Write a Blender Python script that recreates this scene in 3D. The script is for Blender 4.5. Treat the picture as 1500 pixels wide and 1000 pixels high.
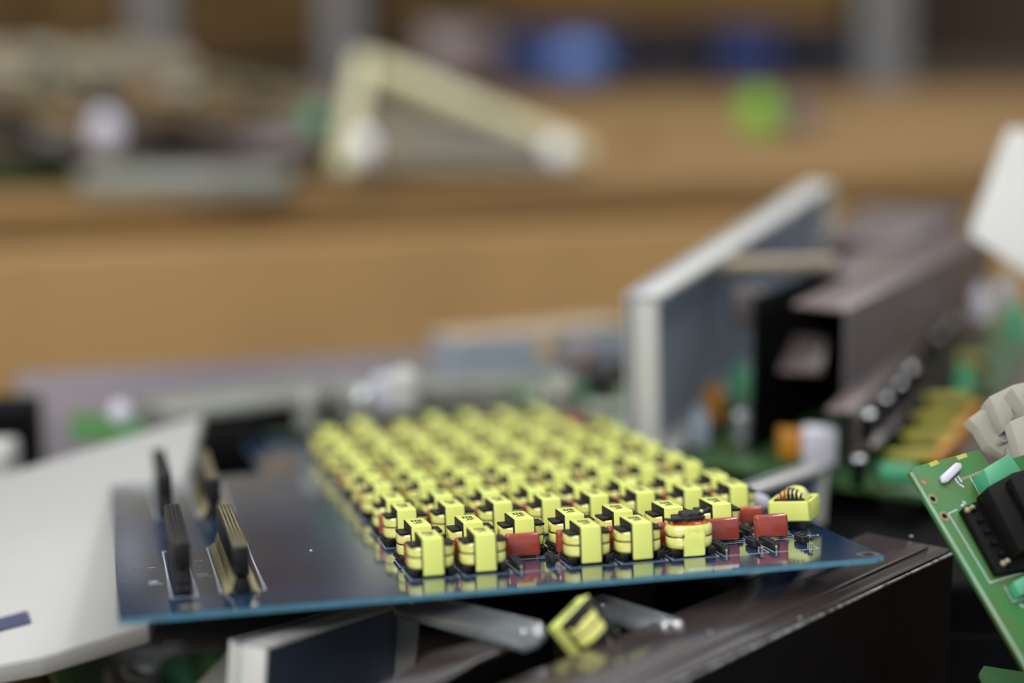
import bpy, bmesh, math, random
from mathutils import Vector, Matrix, Euler
random.seed(7)
for o in list(bpy.data.objects): bpy.data.objects.remove(o)
S = bpy.context.scene; C = S.collection
R_ = math.radians
# ---------------------------------------------------------------- camera
F = 2900.0                                    # focal length in pixels (70 mm on a 36 mm frame)
PITCH = math.atan(520/F)
CAM = Vector((0, 0, 1.25))
MR = Vector((1, 0, 0)); MD = Vector((0, -math.sin(PITCH), -math.cos(PITCH))); MF = Vector((0, math.cos(PITCH), -math.sin(PITCH)))
cd = bpy.data.cameras.new('camera'); cam = bpy.data.objects.new('camera', cd); C.objects.link(cam)
cam.location = CAM; cam.rotation_euler = (math.pi/2-PITCH, 0, 0)
cd.sensor_width = 36; cd.lens = F/1500*36; cd.clip_start = .02; cd.clip_end = 60
cd.dof.use_dof = True; cd.dof.focus_distance = 0.676; cd.dof.aperture_fstop = 2.7
S.camera = cam
# ---------------------------------------------------------------- light
w = bpy.data.worlds.new('world'); S.world = w; w.use_nodes = True
w.node_tree.nodes['Background'].inputs[0].default_value = (.86, .93, 1, 1)
w.node_tree.nodes['Background'].inputs[1].default_value = .46
def area(loc, tgt, sx, sy, p, col=(1, .96, .9)):
    l = bpy.data.lights.new('ceiling_lamp_light', 'AREA'); l.shape = 'RECTANGLE'; l.size = sx; l.size_y = sy; l.energy = p; l.color = col
    o = bpy.data.objects.new('ceiling_lamp_light', l); C.objects.link(o); o.location = loc
    o.rotation_euler = (Vector(tgt)-Vector(loc)).to_track_quat('-Z', 'Y').to_euler()
area((-1.5, -2.4, 2.9), (0, .7, 1), 2.4, .4, 86, (1, .985, .96))
area((1.3, .9, 3.8), (.2, .9, 1), 2.4, .35, 26, (1, .985, .96))
area((-1.2, 2.4, 3.9), (0, 2, 1), 2.4, .5, 36, (1, .985, .96))
area((1.6, 3.8, 3.9), (0.5, 3.3, 1), 2.4, .5, 20, (1, .985, .96))
vs = S.view_settings; vs.view_transform = 'Standard'; vs.look = 'None'; vs.gamma = 1; vs.exposure = 0.35; vs.use_curve_mapping = False
# ---------------------------------------------------------------- places
def at(px, py, D): return CAM + MR*((px-750)/F*D) + MD*((py-500)/F*D) + MF*D
def ray(px, py): return (MR*((px-750)/F) + MD*((py-500)/F) + MF)
def onpl(px, py, P, n, h=0):
    d = ray(px, py); return CAM + d*(((P+n*h)-CAM).dot(n)/d.dot(n))
def onz(px, py, z): return onpl(px, py, Vector((0, 0, z)), Vector((0, 0, 1)))
# ---------------------------------------------------------------- materials
def lin(c): return tuple(((x/255)/12.92 if x/255 <= .04045 else ((x/255+.055)/1.055)**2.4) for x in c)+(1,)
MATS = {}
def mat(name, col, rough=.5, metal=0, coat=0, trans=0, var=.12, scale=60, col2=None, bump=0, spec=.5, alpha=1, sss=0):
    if name in MATS: return MATS[name]
    m = bpy.data.materials.new(name); m.use_nodes = True; nt = m.node_tree; b = nt.nodes['Principled BSDF']
    tc = nt.nodes.new('ShaderNodeTexCoord'); nz = nt.nodes.new('ShaderNodeTexNoise'); nz.inputs['Scale'].default_value = scale; nz.inputs['Detail'].default_value = 4
    nt.links.new(tc.outputs['Object'], nz.inputs['Vector'])
    mx = nt.nodes.new('ShaderNodeMix'); mx.data_type = 'RGBA'
    c1 = lin(col); c2 = lin(col2) if col2 else tuple(max(0, x*(1-var*2)) for x in c1[:3])+(1,)
    mx.inputs[6].default_value = c1; mx.inputs[7].default_value = c2
    rp = nt.nodes.new('ShaderNodeValToRGB'); rp.color_ramp.elements[0].position = .4; rp.color_ramp.elements[1].position = .7
    nt.links.new(nz.outputs[0], rp.inputs[0]); nt.links.new(rp.outputs[0], mx.inputs[0]); nt.links.new(mx.outputs[2], b.inputs['Base Color'])
    b.inputs['Roughness'].default_value = rough; b.inputs['Metallic'].default_value = metal; b.inputs['Coat Weight'].default_value = coat; b.inputs['Coat Roughness'].default_value = .08
    b.inputs['Transmission Weight'].default_value = trans; b.inputs['Specular IOR Level'].default_value = spec; b.inputs['Alpha'].default_value = alpha
    if bump:
        bp = nt.nodes.new('ShaderNodeBump'); bp.inputs['Strength'].default_value = bump; bp.inputs['Distance'].default_value = .001
        nt.links.new(nz.outputs[0], bp.inputs['Height']); nt.links.new(bp.outputs[0], b.inputs['Normal'])
    MATS[name] = m; return m
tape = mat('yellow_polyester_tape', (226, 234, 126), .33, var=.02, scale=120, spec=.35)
wind = mat('wrapped_winding_tape', (238, 236, 140), .2, coat=.5, var=.04, scale=300, col2=(226, 220, 112))
core = mat('dark_ferrite', (28, 26, 26), .5, var=.2, scale=400, spec=.3)
blk = mat('black_nylon', (17, 16, 17), .42, var=.2, scale=400, spec=.3)
ink = mat('dark_ink', (30, 30, 20), .6)
redm = mat('red_epoxy', (162, 68, 52), .16, coat=.8, var=.08, scale=150)
tin = mat('tinned_metal', (190, 185, 175), .3, metal=1)
gold = mat('gold_plated', (156, 146, 108), .42, metal=.35)
copper = mat('copper_wire', (196, 104, 58), .25, metal=.7, scale=900, var=.3)
char = mat('charred_plastic', (26, 28, 31), .5, scale=500, bump=.8, spec=.4)
silk = mat('white_silkscreen', (196, 204, 216), .6)
edge = mat('teal_laminate_edge', (76, 128, 150), .4, scale=300)
white = mat('off_white_plastic', (192, 191, 186), .42, var=.02, scale=20)
greyin = mat('grey_inner_plastic', (140, 150, 164), .45, var=.06, scale=20)
darkin = mat('dark_blue_inner_plastic', (104, 118, 142), .45, var=.1, scale=20)
bluein = mat('blue_inner_plastic', (38, 62, 110), .4, var=.1, scale=20)
mauve = mat('mauve_painted_steel', (112, 98, 96), .32, metal=.15, var=.08, scale=30)
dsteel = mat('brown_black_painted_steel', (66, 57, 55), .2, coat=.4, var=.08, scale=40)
black = mat('black_steel_and_shade', (7, 7, 9), .6, var=.2, scale=200, spec=.1)  # black steel, also used to paint dark voids and openings
scr = mat('scratched_bare_edge', (190, 190, 188), .4, metal=.4, var=.45, scale=260, col2=(40, 40, 42))
green = mat('green_solder_mask', (42, 112, 54), .45, coat=0, scale=70, col2=(76, 96, 36), spec=.35)
greenb = mat('dark_green_solder_mask', (58, 98, 58), .4, scale=60, col2=(66, 88, 44))
teal = mat('teal_terminal_plastic', (74, 158, 116), .4, scale=40)
beige = mat('beige_connector_plastic', (172, 168, 154), .5, var=.03, scale=40, spec=.3)
lilac = mat('pale_lilac_plastic', (206, 204, 216), .4)
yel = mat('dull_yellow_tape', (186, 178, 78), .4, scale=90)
orange = mat('orange_film', (178, 120, 28), .4, scale=60)
canm = mat('bright_can_top', (240, 244, 244), .22, metal=1, var=0)
silver = mat('brushed_silver', (200, 205, 208), .25, metal=.9)
greyg = mat('grey_green_metal', (140, 142, 132), .4, metal=.3, scale=50)
purple = mat('grey_purple_sheet', (104, 94, 100), .5, scale=12, var=.1)
card = mat('cardboard', (168, 134, 88), .85, scale=6, var=.06, spec=.2)
card2 = mat('tan_fibreboard', (132, 103, 64), .8, scale=4, var=.10, spec=.2)
card3 = mat('brown_cardboard', (104, 80, 48), .85, scale=5, var=.2, spec=.2)
tan = mat('tan_phenolic', (140, 126, 98), .6, scale=40, col2=(104, 94, 72))
cream = mat('cream_plastic', (206, 200, 158), .5, scale=20)
conc = mat('concrete', (90, 86, 80), .8, scale=3)
wallm = mat('brown_warehouse_wall', (66, 50, 32), .9, scale=1.5, var=.3)
post = mat('grey_post_paint', (120, 120, 120), .5, scale=10)
bluep = mat('blue_bin_plastic', (38, 64, 128), .5, scale=10)
lbluep = mat('light_blue_plastic', (104, 134, 196), .4, scale=10)
navy = mat('navy_plastic', (24, 26, 48), .5, scale=10)
lime = mat('lime_green_plastic', (122, 176, 48), .4, scale=10)
darkj = mat('dark_scrap_plastic', (9, 9, 10), .7, scale=30, spec=.08)
greige = mat('greige_lid', (168, 150, 126), .5, scale=20)
olive = mat('olive_brown_board', (116, 108, 78), .6, scale=40, col2=(88, 82, 62))
panelw = mat('light_grey_panel_plastic', (170, 169, 165), .45, var=.02, scale=20)
glintw = mat('glint_white', (244, 246, 250), .35, var=0)  # white that paints the glint of shiny parts on the far table
hsteel = mat('grey_housing_steel', (84, 78, 80), .42, metal=.2, var=.08, scale=30)
clear = mat('clear_plastic', (206, 212, 216), .15, trans=.85, var=.03, spec=.4)
red_ = mat('red_ink', (214, 110, 96), .5)
def board_mat():
    m = mat('blue_solder_mask', (28, 58, 90), .13, coat=1.0, var=.12, scale=25); m = MATS['blue_solder_mask']
    nt = m.node_tree; b = nt.nodes['Principled BSDF']
    tc = nt.nodes.new('ShaderNodeTexCoord'); mp = nt.nodes.new('ShaderNodeMapping'); mp.inputs['Rotation'].default_value = (0, 0, .12)
    wv = nt.nodes.new('ShaderNodeTexWave'); wv.bands_direction = 'Y'; wv.inputs['Scale'].default_value = 70; wv.inputs['Distortion'].default_value = 1.2; wv.inputs['Detail Scale'].default_value = .6
    nt.links.new(tc.outputs['Object'], mp.inputs[0]); nt.links.new(mp.outputs[0], wv.inputs['Vector'])
    bp = nt.nodes.new('ShaderNodeBump'); bp.inputs['Strength'].default_value = .04; bp.inputs['Distance'].default_value = .0003
    nt.links.new(wv.outputs[1], bp.inputs['Height']); nt.links.new(bp.outputs[0], b.inputs['Normal'])
    return m
bluem = board_mat()
# ---------------------------------------------------------------- mesh builder
class MB:
    def __init__(s): s.bm = bmesh.new(); s.mats = []
    def mi(s, m):
        if m not in s.mats: s.mats.append(m)
        return s.mats.index(m)
    def merge(s, t, m, M=None, smooth=False):
        if M is not None: bmesh.ops.transform(t, matrix=M, verts=t.verts)
        i = s.mi(m); mp = {v: s.bm.verts.new(v.co) for v in t.verts}
        for f in t.faces:
            try: g = s.bm.faces.new([mp[v] for v in f.verts])
            except ValueError: continue
            g.material_index = i; g.smooth = smooth
        t.free(); return s
    def box(s, x0, x1, y0, y1, z0, z1, m, bev=0, seg=2, M=None):
        t = bmesh.new(); bmesh.ops.create_cube(t, size=1)
        for v in t.verts: v.co = Vector(((x0+x1)/2+v.co.x*(x1-x0), (y0+y1)/2+v.co.y*(y1-y0), (z0+z1)/2+v.co.z*(z1-z0)))
        if bev: bmesh.ops.bevel(t, geom=t.edges[:], offset=bev, segments=seg, profile=.5, affect='EDGES')
        return s.merge(t, m, M, smooth=bev > 0)
    def prism(s, pts, vec, m, bev=0):
        t = bmesh.new(); a = [t.verts.new(Vector(p)) for p in pts]; vec = Vector(vec); b = [t.verts.new(Vector(p)+vec) for p in pts]; n = len(a)
        t.faces.new(a[::-1]); t.faces.new(b)
        for i in range(n): t.faces.new((a[i], a[(i+1) % n], b[(i+1) % n], b[i]))
        bmesh.ops.recalc_face_normals(t, faces=t.faces)
        if bev: bmesh.ops.bevel(t, geom=t.edges[:], offset=bev, segments=2, profile=.5, affect='EDGES')
        return s.merge(t, m, None, bev > 0)
    def pbox(s, o, u, v, w, m, bev=0):
        o = Vector(o); return s.prism([o, o+u, o+u+v, o+v], w, m, bev)
    def cyl(s, p0, p1, r0, m, r1=None, seg=12, smooth=True):
        p0 = Vector(p0); p1 = Vector(p1); d = p1-p0; t = bmesh.new()
        bmesh.ops.create_cone(t, cap_ends=True, segments=seg, radius1=r0, radius2=r0 if r1 is None else r1, depth=d.length)
        return s.merge(t, m, Matrix.Translation((p0+p1)/2) @ d.to_track_quat('Z', 'Y').to_matrix().to_4x4(), smooth)
    def ball(s, c, r, m, sc=(1, 1, 1), seg=14):
        t = bmesh.new(); bmesh.ops.create_uvsphere(t, u_segments=seg, v_segments=seg//2+2, radius=r)
        return s.merge(t, m, Matrix.Translation(Vector(c)) @ Matrix.Diagonal((*sc, 1)), True)
    def tube(s, pts, r, m, seg=7):
        for a, b in zip(pts, pts[1:]): s.cyl(a, b, r, m, seg=seg); s.ball(b, r, m, seg=8)
        return s
    def rings(s, prof, m, a, b, cy=0, e=3.0, n=40, mats=None):
        """superellipse rings around z; prof = [(z, scale)]"""
        t = bmesh.new(); R = []
        for z, k in prof:
            r = []
            for i in range(n):
                th = 2*math.pi*i/n; c, q = math.cos(th), math.sin(th)
                r.append(t.verts.new((a*k*math.copysign(abs(c)**(2/e), c), cy+b*k*math.copysign(abs(q)**(2/e), q), z)))
            R.append(r)
        for j in range(len(R)-1):
            for i in range(n): t.faces.new((R[j][i], R[j][(i+1) % n], R[j+1][(i+1) % n], R[j+1][i]))
        t.faces.new(R[0][::-1]); t.faces.new(R[-1])
        return s.merge(t, m, None, True)
    def build(s, name, parent=None, loc=None, local=False):
        me = bpy.data.meshes.new(name); s.bm.normal_update(); bmesh.ops.recalc_face_normals(s.bm, faces=s.bm.faces); s.bm.to_mesh(me); s.bm.free()
        for m in s.mats: me.materials.append(m)
        o = bpy.data.objects.new(name, me); C.objects.link(o)
        if any(p.use_smooth for p in me.polygons):
            try: me.set_sharp_from_angle(angle=R_(50))
            except Exception: pass
        if parent: o.parent = parent
        if loc is not None: o.location = loc
        return o
def tag(o, label, cat, group=None, kind=None):
    if label: o['label'] = label
    if cat: o['category'] = cat
    if group: o['group'] = group
    if kind: o['kind'] = kind
    return o
def empty(name, loc=(0, 0, 0), M=None):
    o = bpy.data.objects.new(name, None); C.objects.link(o); o.empty_display_size = .01
    if M is None: M = Matrix.Translation(Vector(loc))
    o.matrix_world = M; EM[o.name] = M.copy()
    return o
EM = {}
def world_build(mb, name, parent):
    """mesh written in world coordinates, hung under an Empty placed in the world"""
    bmesh.ops.transform(mb.bm, matrix=EM[parent.name].inverted(), verts=mb.bm.verts)
    return mb.build(name, parent)
def struct(o): o['kind'] = 'structure'; return o
def copy_tree(o, parent=None):
    c = o.copy(); C.objects.link(c)
    if parent: c.parent = parent
    for ch in [x for x in bpy.data.objects if x.parent == o]: copy_tree(ch, c)
    return c
mm = .001
# ================================================================ SETTING
struct(MB().box(-6, 6, -3, 8.2, -.1, 0, conc).build('floor'))
struct(MB().box(-6, 6, 6.6, 6.7, 0, 3.0, wallm).build('wall_back'))
# ---------------------------------------------------------------- big box holding the scrap
zA = at(0, 377, 1.36).z
a0 = onz(-420, 395, zA); a1 = onz(900, 332, zA); dirA = (a1-a0).normalized(); perp = Vector((-dirA.y, dirA.x, 0))
A0 = a0-dirA*.05; LA = 1.35
box = empty('cardboard_pallet_box', (A0.x, A0.y, 0)); tag(box, 'large open cardboard pallet box holding the scrap pile, its far wall in view', 'box')
def wl(n, o, u, L, t, h, m, par, z0=.12):
    mb = MB(); mb.pbox((o.x, o.y, z0), u*L, Vector((-u.y, u.x, 0))*t, Vector((0, 0, h-z0)), m, .002); return world_build(mb, n, par)
wl('side_wall', A0, dirA, LA, .012, zA, card, box)
wl('side_wall', A0-perp*1.02, perp, 1.02, .012, zA, card, box)
wl('side_wall', A0+dirA*LA-perp*1.02, perp, 1.02, .012, zA, card, box)
mb = MB(); wl('near_wall', A0-perp*1.02, dirA, LA, .012, zA-.42, card, box); o_ = A0-perp*1.02; mb.pbox((o_.x, o_.y, .12), dirA*LA, perp*1.03, Vector((0, 0, .012)), card); world_build(mb, 'base_panel', box)
mb = MB()
for k in (0, .62, 1.23):
    q = A0-perp*1.0+dirA*k; mb.pbox((q.x, q.y, 0), dirA*.1, perp*1.0, Vector((0, 0, .12)), card3)
world_build(mb, 'pallet', box)
# ---------------------------------------------------------------- sorting table behind
zB = at(0, 300, 1.56).z
b0 = onz(-900, 331, zB); b1 = onz(1100, 262, zB); dirB = (b1-b0).normalized(); perpB = Vector((-dirB.y, dirB.x, 0)); LB = 2.7; WB = 1.38
tb = empty('sorting_table', (b0.x, b0.y, 0)); tag(tb, 'long tan fibreboard sorting table behind the cardboard box', 'table')
mb = MB(); mb.pbox((b0.x, b0.y, zB-.03), dirB*LB, perpB*WB, Vector((0, 0, .03)), card2, .004); world_build(mb, 'tabletop', tb)
mb = MB(); mb.pbox((b0.x, b0.y, zB-.16), dirB*LB, perpB*.02, Vector((0, 0, .128)), card, .003); world_build(mb, 'front_apron', tb)
for i, j in ((.1, .1), (LB-.2, .1), (.1, WB-.15), (LB-.2, WB-.15)):
    q = b0+dirB*i+perpB*j; mb = MB(); mb.pbox((q.x, q.y, 0), dirB*.06, perpB*.06, Vector((0, 0, zB-.03)), card3); world_build(mb, 'leg', tb)
# ================================================================ THE BLUE BOARD
RB = Matrix(((0.97769359, -0.20684289, -0.0364864), (-0.05382606, -0.07883081, -0.9954338), (0.20302216, 0.97519317, -0.08820591)))
TB = Vector((-28.25807059, 76.45769474, 639.00898342))*mm
Mc = Matrix((MR, MD, MF)).transposed()
BM_ = Matrix.Translation(CAM+Mc @ TB) @ (Mc @ RB).to_4x4()
def bw(x, y, z): return BM_ @ Vector((x*mm, y*mm, z*mm))
BN = (BM_.to_3x3() @ Vector((0, 0, 1))).normalized()
brd = empty('circuit_board', M=BM_)
tag(brd, 'large blue circuit board carrying rows of yellow transformers, laid across the scrap', 'circuit board')
def P(n, mb, par=brd): return mb.build(n, par)
mb = MB()
x0, x1, y0, y1, yn, xn = -97.3, 148.8, -23.4, 372, 252, -31
pts = [(x0, y0), (x1-3, y0), (x1-3, y0+2.2), (x1, y0+2.2), (x1, y1), (xn, y1), (xn, yn), (x0, yn-8)]
mb.prism([(x*mm, y*mm, -.0018) for x, y in pts], (0, 0, .0018), edge)
i = mb.mi(bluem)
mb.bm.faces.ensure_lookup_table(); mb.bm.normal_update()
for f in mb.bm.faces:
    if abs(f.normal.z) > .9: f.material_index = i
pcb = P('board_panel', mb)
# silkscreen
mb = MB()
def line(xa, ya, xb, yb, wd=.28, m=silk):
    d = Vector((xb-xa, yb-ya, 0)); n = Vector((-d.y, d.x, 0)).normalized()*wd/2; a = Vector((xa, ya, .03)); b = Vector((xb, yb, .03))
    mb.prism([(a-n)*mm, (b-n)*mm, (b+n)*mm, (a+n)*mm], (0, 0, .03*mm), m)
ROW = [0, 23.2, 57.0, 80.3, 114.0, 137.2, 171.0, 194.2, 228.0, 251.2, 285.0, 308.2]
COL = [c*17.5 for c in range(8)]
MISS = {(0, 2), (0, 6), (0, 7), (1, 7), (10, 7), (11, 7), (11, 0), (11, 2)}
for ri, y in enumerate(ROW):
    for ci, x in enumerate(COL):
        if ri > 5 and 0 < ci < 7: continue
        line(x-4.6, y-2.2, x-4.6, y+18); line(x-4.6, y-2.2, x+11.2, y-2.2); line(x+11.2, y-2.2, x+11.2, y+18); line(x-4.6, y+18, x+11.2, y+18)
for xa, xb, ya, yb in ((-80.6, -72.6, .2, 80.6), (-65, -51, 2, 82), (-80.6, -72.6, 150, 229), (-65, -51, 148, 230)):
    line(xa, ya, xa, yb, .5); line(xb, ya, xb, yb, .5); line(xa, ya, xb, ya, .5); line(xa, yb, xb, yb, .5)
line(83, -19.5, 100, -19.2, 1.6)
P('silkscreen_print', mb)
def text(t, x, y, size, rz, m=silk):
    c = bpy.data.curves.new('reference_mark', 'FONT'); c.body = t; c.size = size*mm; c.extrude = .02*mm; c.materials.append(m)
    f = bpy.data.objects.new('reference_mark', c); C.objects.link(f); dg = bpy.context.evaluated_depsgraph_get(); dg.update()
    me = bpy.data.meshes.new_from_object(f.evaluated_get(dg)); bpy.data.objects.remove(f)
    o = bpy.data.objects.new('reference_mark', me); C.objects.link(o); o.parent = brd; o.location = (x*mm, y*mm, .05*mm); o.rotation_euler = (0, 0, rz); return o
text('J14', -83.6, 24, 5, math.pi/2); text('1', -84, 52, 3.5, math.pi/2); text('J13', -67.5, 30, 5, math.pi/2); text('2', -68, 58, 3.5, math.pi/2); text('R18 C17', 133, 20, 2.6, -.1)
# pads and holes
for x, y, r, m in ((145, -17.5, 4.0, tin), (-75.6, -14.5, 3, gold), (-92, 236, 3, tin), (32.6, -14, 2.6, copper)):
    mb = MB(); t = bmesh.new()
    n = 24; ro = [t.verts.new((x*mm+r*mm*math.cos(2*math.pi*k/n), y*mm+r*mm*math.sin(2*math.pi*k/n), .06*mm)) for k in range(n)]
    ri_ = [t.verts.new((x*mm+.5*r*mm*math.cos(2*math.pi*k/n), y*mm+.5*r*mm*math.sin(2*math.pi*k/n), .06*mm)) for k in range(n)]
    for k in range(n): t.faces.new((ro[k], ro[(k+1) % n], ri_[(k+1) % n], ri_[k]))
    mb.merge(t, m); mb.cyl((x*mm, y*mm, -.1*mm), (x*mm, y*mm, .03*mm), .5*r*mm, black, seg=20); P('mounting_pad', mb)
for x, y in ((-56, -18), (33, -16), (14, 60), (-30, 62)):
    P('solder_dot', MB().ball((x*mm, y*mm, 0), 1.0*mm if x < 0 and y < 0 else .55*mm, tin, (1, 1, .6)))
# ---- transformer, built once at strip left = 0, front = 0
def tape_shell(mb, w, L, H, z0=0, x0=0, th=.5, M=None):
    # tape band running over the top and down both ends
    mb.box(x0*mm, (x0+w)*mm, 0, L*mm, z0*mm, H*mm, tape, .55*mm, 3, M)
W, L, H = 6.86, 15.0, 13.0
mb = MB(); tape_shell(mb, W, L, H, .6)
mb.box(-.32*mm, (W+.32)*mm, .35*mm, (L-.35)*mm, .8*mm, (H-.3)*mm, core, .12*mm, 1)
def glyph(mb, x, y, cells):
    for (a, b, c, d) in cells: mb.box((x+a-.06)*mm, (x+c+.06)*mm, (y+b*1.15-.08)*mm, (y+d*1.15+.08)*mm, H*mm, (H+.03)*mm, ink)
glyph(mb, 1.5, 4.2, [(0, 5.6, 3.4, 6.1), (0, 0, 1.5, .55), (1.1, 0, 1.5, 2.4), (1.9, 0, 2.3, 2.4), (1.9, 1.9, 3.2, 2.4), (2.8, .9, 3.2, 2.4), (0, 3.1, .5, 5.2), (0, 3.1, 1.6, 3.5), (1.2, 3.1, 1.6, 5.2), (2.1, 3.1, 2.5, 5.2), (2.1, 4.1, 3.3, 4.5), (2.9, 3.1, 3.3, 5.2)])
T0 = mb.build('transformer', brd)
cxm = W/2
mb = MB()
prof = [(2.6, .93), (3.0, .985), (3.8, 1.0), (5.2, 1.0), (6.2, .995), (6.5, .975), (6.8, .995), (7.6, 1.01), (8.8, 1.0), (9.4, .985), (9.8, .95)]
mb.rings([(z*mm, k) for z, k in prof], wind, 7.6*mm, 5.8*mm, 7.2*mm, 2.8)
mb.rings([(6.22*mm, 1.0), (6.66*mm, 1.0)], blk, 7.66*mm, 5.86*mm, 7.2*mm, 2.8)
bmesh.ops.translate(mb.bm, verts=mb.bm.verts, vec=(cxm*mm, 0, 0))
W0 = mb.build('winding', T0)
mb = MB()
for s in (-1, 1):
    xa, xb = sorted((cxm+s*(W/2+.25), cxm+s*7.4))
    mb.box(xa*mm, xb*mm, 2.0*mm, 10.6*mm, 9.7*mm, 10.6*mm, blk, .25*mm)
    xa, xb = sorted((cxm+s*5.0, cxm+s*7.5))
    mb.box(xa*mm, xb*mm, .6*mm, 14.6*mm, .3*mm, 2.7*mm, blk, .25*mm)
    for k in range(4):
        y = 2+k*3.6; mb.cyl(((cxm+s*6.7)*mm, y*mm, -.0012), ((cxm+s*6.7)*mm, y*mm, .7*mm), .38*mm, tin, seg=8)
        mb.cyl(((cxm+s*7.4)*mm, y*mm, 1.6*mm), ((cxm+s*8.1)*mm, y*mm, 1.2*mm), .45*mm, blk, seg=8)
mb.box((cxm-7.4)*mm, (cxm+7.4)*mm, 2.6*mm, 12.6*mm, 1.4*mm, 2.7*mm, blk, .2*mm)
B0 = mb.build('bobbin', T0)
# red film capacitor
mb = MB(); mb.box(-3.5*mm, 8.3*mm, 18.6*mm, 22.3*mm, .7*mm, 8.6*mm, redm, 1.1*mm, 4)
mb.box(-2.9*mm, -2.0*mm, 20*mm, 20.8*mm, -.001, 1.4*mm, redm, .2*mm); mb.box(6.8*mm, 7.7*mm, 20*mm, 20.8*mm, -.001, 1.4*mm, redm, .2*mm)
K0 = mb.build('capacitor', brd)
mb = MB(); mb.box(.3*mm, 8.9*mm, 24*mm, 27.2*mm, .6*mm, 6.6*mm, redm, .9*mm, 4)
mb.box(1*mm, 1.8*mm, 25.2*mm, 26*mm, -.001, 1.2*mm, redm, .2*mm); mb.box(7.4*mm, 8.2*mm, 25.2*mm, 26*mm, -.001, 1.2*mm, redm, .2*mm)
K1 = mb.build('capacitor', brd); K1['label'] = 'smaller red film capacitor'
# bare bobbin rails of the missing transformers
mb = MB()
for s in (-1, 1):
    xa, xb = sorted((cxm+s*5.0, cxm+s*7.5)); L_ = 14.6 if s < 0 else 8.5
    mb.box(xa*mm, xb*mm, (14.6-L_ if s > 0 else .6)*mm, 14.6*mm, .2*mm, 2.5*mm, char, .3*mm)
    for k in range(4):
        y = 2+k*3.6
        mb.box((xa+.4)*mm, (xb-.4)*mm, (y-.6)*mm, (y+.6)*mm, 2.2*mm, 3.0*mm, char, .2*mm)
        mb.cyl(((xa+xb)/2*mm, (y-1.6)*mm, -.001), ((xa+xb)/2*mm, (y-1.6)*mm, 1.0*mm), .35*mm, tin, seg=8)
    mb.cyl(((xa+xb)/2*mm, .2*mm, .9*mm), ((xa+xb)/2*mm, .6*mm, 1.6*mm), .5*mm, gold, seg=8)
N0 = mb.build('broken_bobbin_rail', brd)
N0['label'] = 'bare black pin strips left of a torn off transformer'
first = {'T': True, 'K': True, 'N': True, 'L': True}
def place(src, key, x, y, z=0, rz=0):
    o = src if first[key] else copy_tree(src, brd); first[key] = False
    o.parent = brd; o.location = (x*mm, y*mm, z); o.rotation_euler = (0, 0, rz); return o
rnd = random.Random(3)
T_all = []
for ri, y in enumerate(ROW):
    for ci, x in enumerate(COL):
        jx, jy, jr = rnd.uniform(-.35, .35), rnd.uniform(-.35, .35), R_(rnd.uniform(-1.2, 1.2))
        place(K1 if ri % 2 else K0, 'L' if ri % 2 else 'K', x+rnd.uniform(-.3, .3), y+rnd.uniform(-.2, .2), 0, R_(rnd.uniform(-.6, .6)))
        if (ri, ci) in MISS: place(N0, 'N', x, y)
        elif (ri, ci) == (0, 5): pass
        else: place(T0, 'T', x+jx, y+jy, 0, jr)
# the torn transformer, first row
bt = empty('torn_transformer'); bt.parent = brd; bt.location = (COL[5]*mm, 0, 0); bt['label'] = 'torn transformer without its core top, copper and charred plastic showing'
mb = MB(); mb.rings([(z*mm, k) for z, k in [(2.6, .9), (3.1, .98), (4.5, 1.01), (6.2, .99), (6.6, .95), (7.0, .99), (8.4, 1.03), (9.8, 1.0), (10.5, .93)]], wind, 7.7*mm, 5.9*mm, 6.2*mm, 2.5)
mb.rings([(6.4*mm, .985), (6.85*mm, .985)], blk, 7.7*mm, 5.9*mm, 6.2*mm, 2.5)
for v in mb.bm.verts: v.co += Vector((math.sin(v.co.z*2100+v.co.x*900)*.12, math.cos(v.co.x*1500+v.co.z*700)*.12, 0))*mm
bmesh.ops.translate(mb.bm, verts=mb.bm.verts, vec=(cxm*mm, 0, 0)); mb.build('winding', bt)
mb = MB(); rr = random.Random(5)
for k in range(9):
    th0 = rr.uniform(0, 6); ps = [((cxm+(6.9-.2*k)*math.cos(th0+j*.35))*mm, (6.2+(5.3-.15*k)*math.sin(th0+j*.35))*mm, (10.7+.12*k+rr.uniform(-.15, .15))*mm) for j in range(17)]
    mb.tube(ps, .3*mm, copper, 5)
mb.build('copper_wire', bt)
mb = MB(); mb.prism([((cxm+x)*mm, y*mm, 12.1*mm) for x, y in ((-7.6, 2.4), (-4, 2.0), (1, 1.4), (5, 2.6), (5.4, 8), (6.8, 9.5), (2, 10.5), (-5, 10), (-6, 6))], (0, 0, 1.0*mm), char, .3*mm)
mb.prism([((cxm+x)*mm, y*mm, 12.9*mm) for x, y in ((-3.2, 3), (2.5, 2.4), (4.8, 5), (4.2, 9), (-3, 8.5))], (.4*mm, .3*mm, 1.5*mm), char, .35*mm)
mb.cyl(((cxm-7)*mm, 3*mm, 12.4*mm), ((cxm-9.2)*mm, 3.4*mm, 12.9*mm), .7*mm, char, .4*mm)
mb.cyl(((cxm+4)*mm, 6*mm, 13.2*mm), ((cxm+9)*mm, 11*mm, 13.9*mm), .9*mm, char, .6*mm)
mb.ball(((cxm+4.2)*mm, 4.6*mm, 14.4*mm), .6*mm, tape); mb.build('charred_flange', bt)
mb = MB(); t = bmesh.new(); G = []
for j in range(10):
    z = .5+j*.93; yy = -.15 if z < 6.8 else -.15+(z-6.8)*.25
    G.append([t.verts.new(((-.1+.12*math.sin(j)+(i/6)*(W+.2-(.6 if j > 7 else 0)))*mm+(.35*mm if j > 6 else 0), (yy+.12*math.sin(i*1.3+j))*mm, (z+(.35*math.sin(i*2.1) if j == 9 else 0))*mm)) for i in range(7)])
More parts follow.
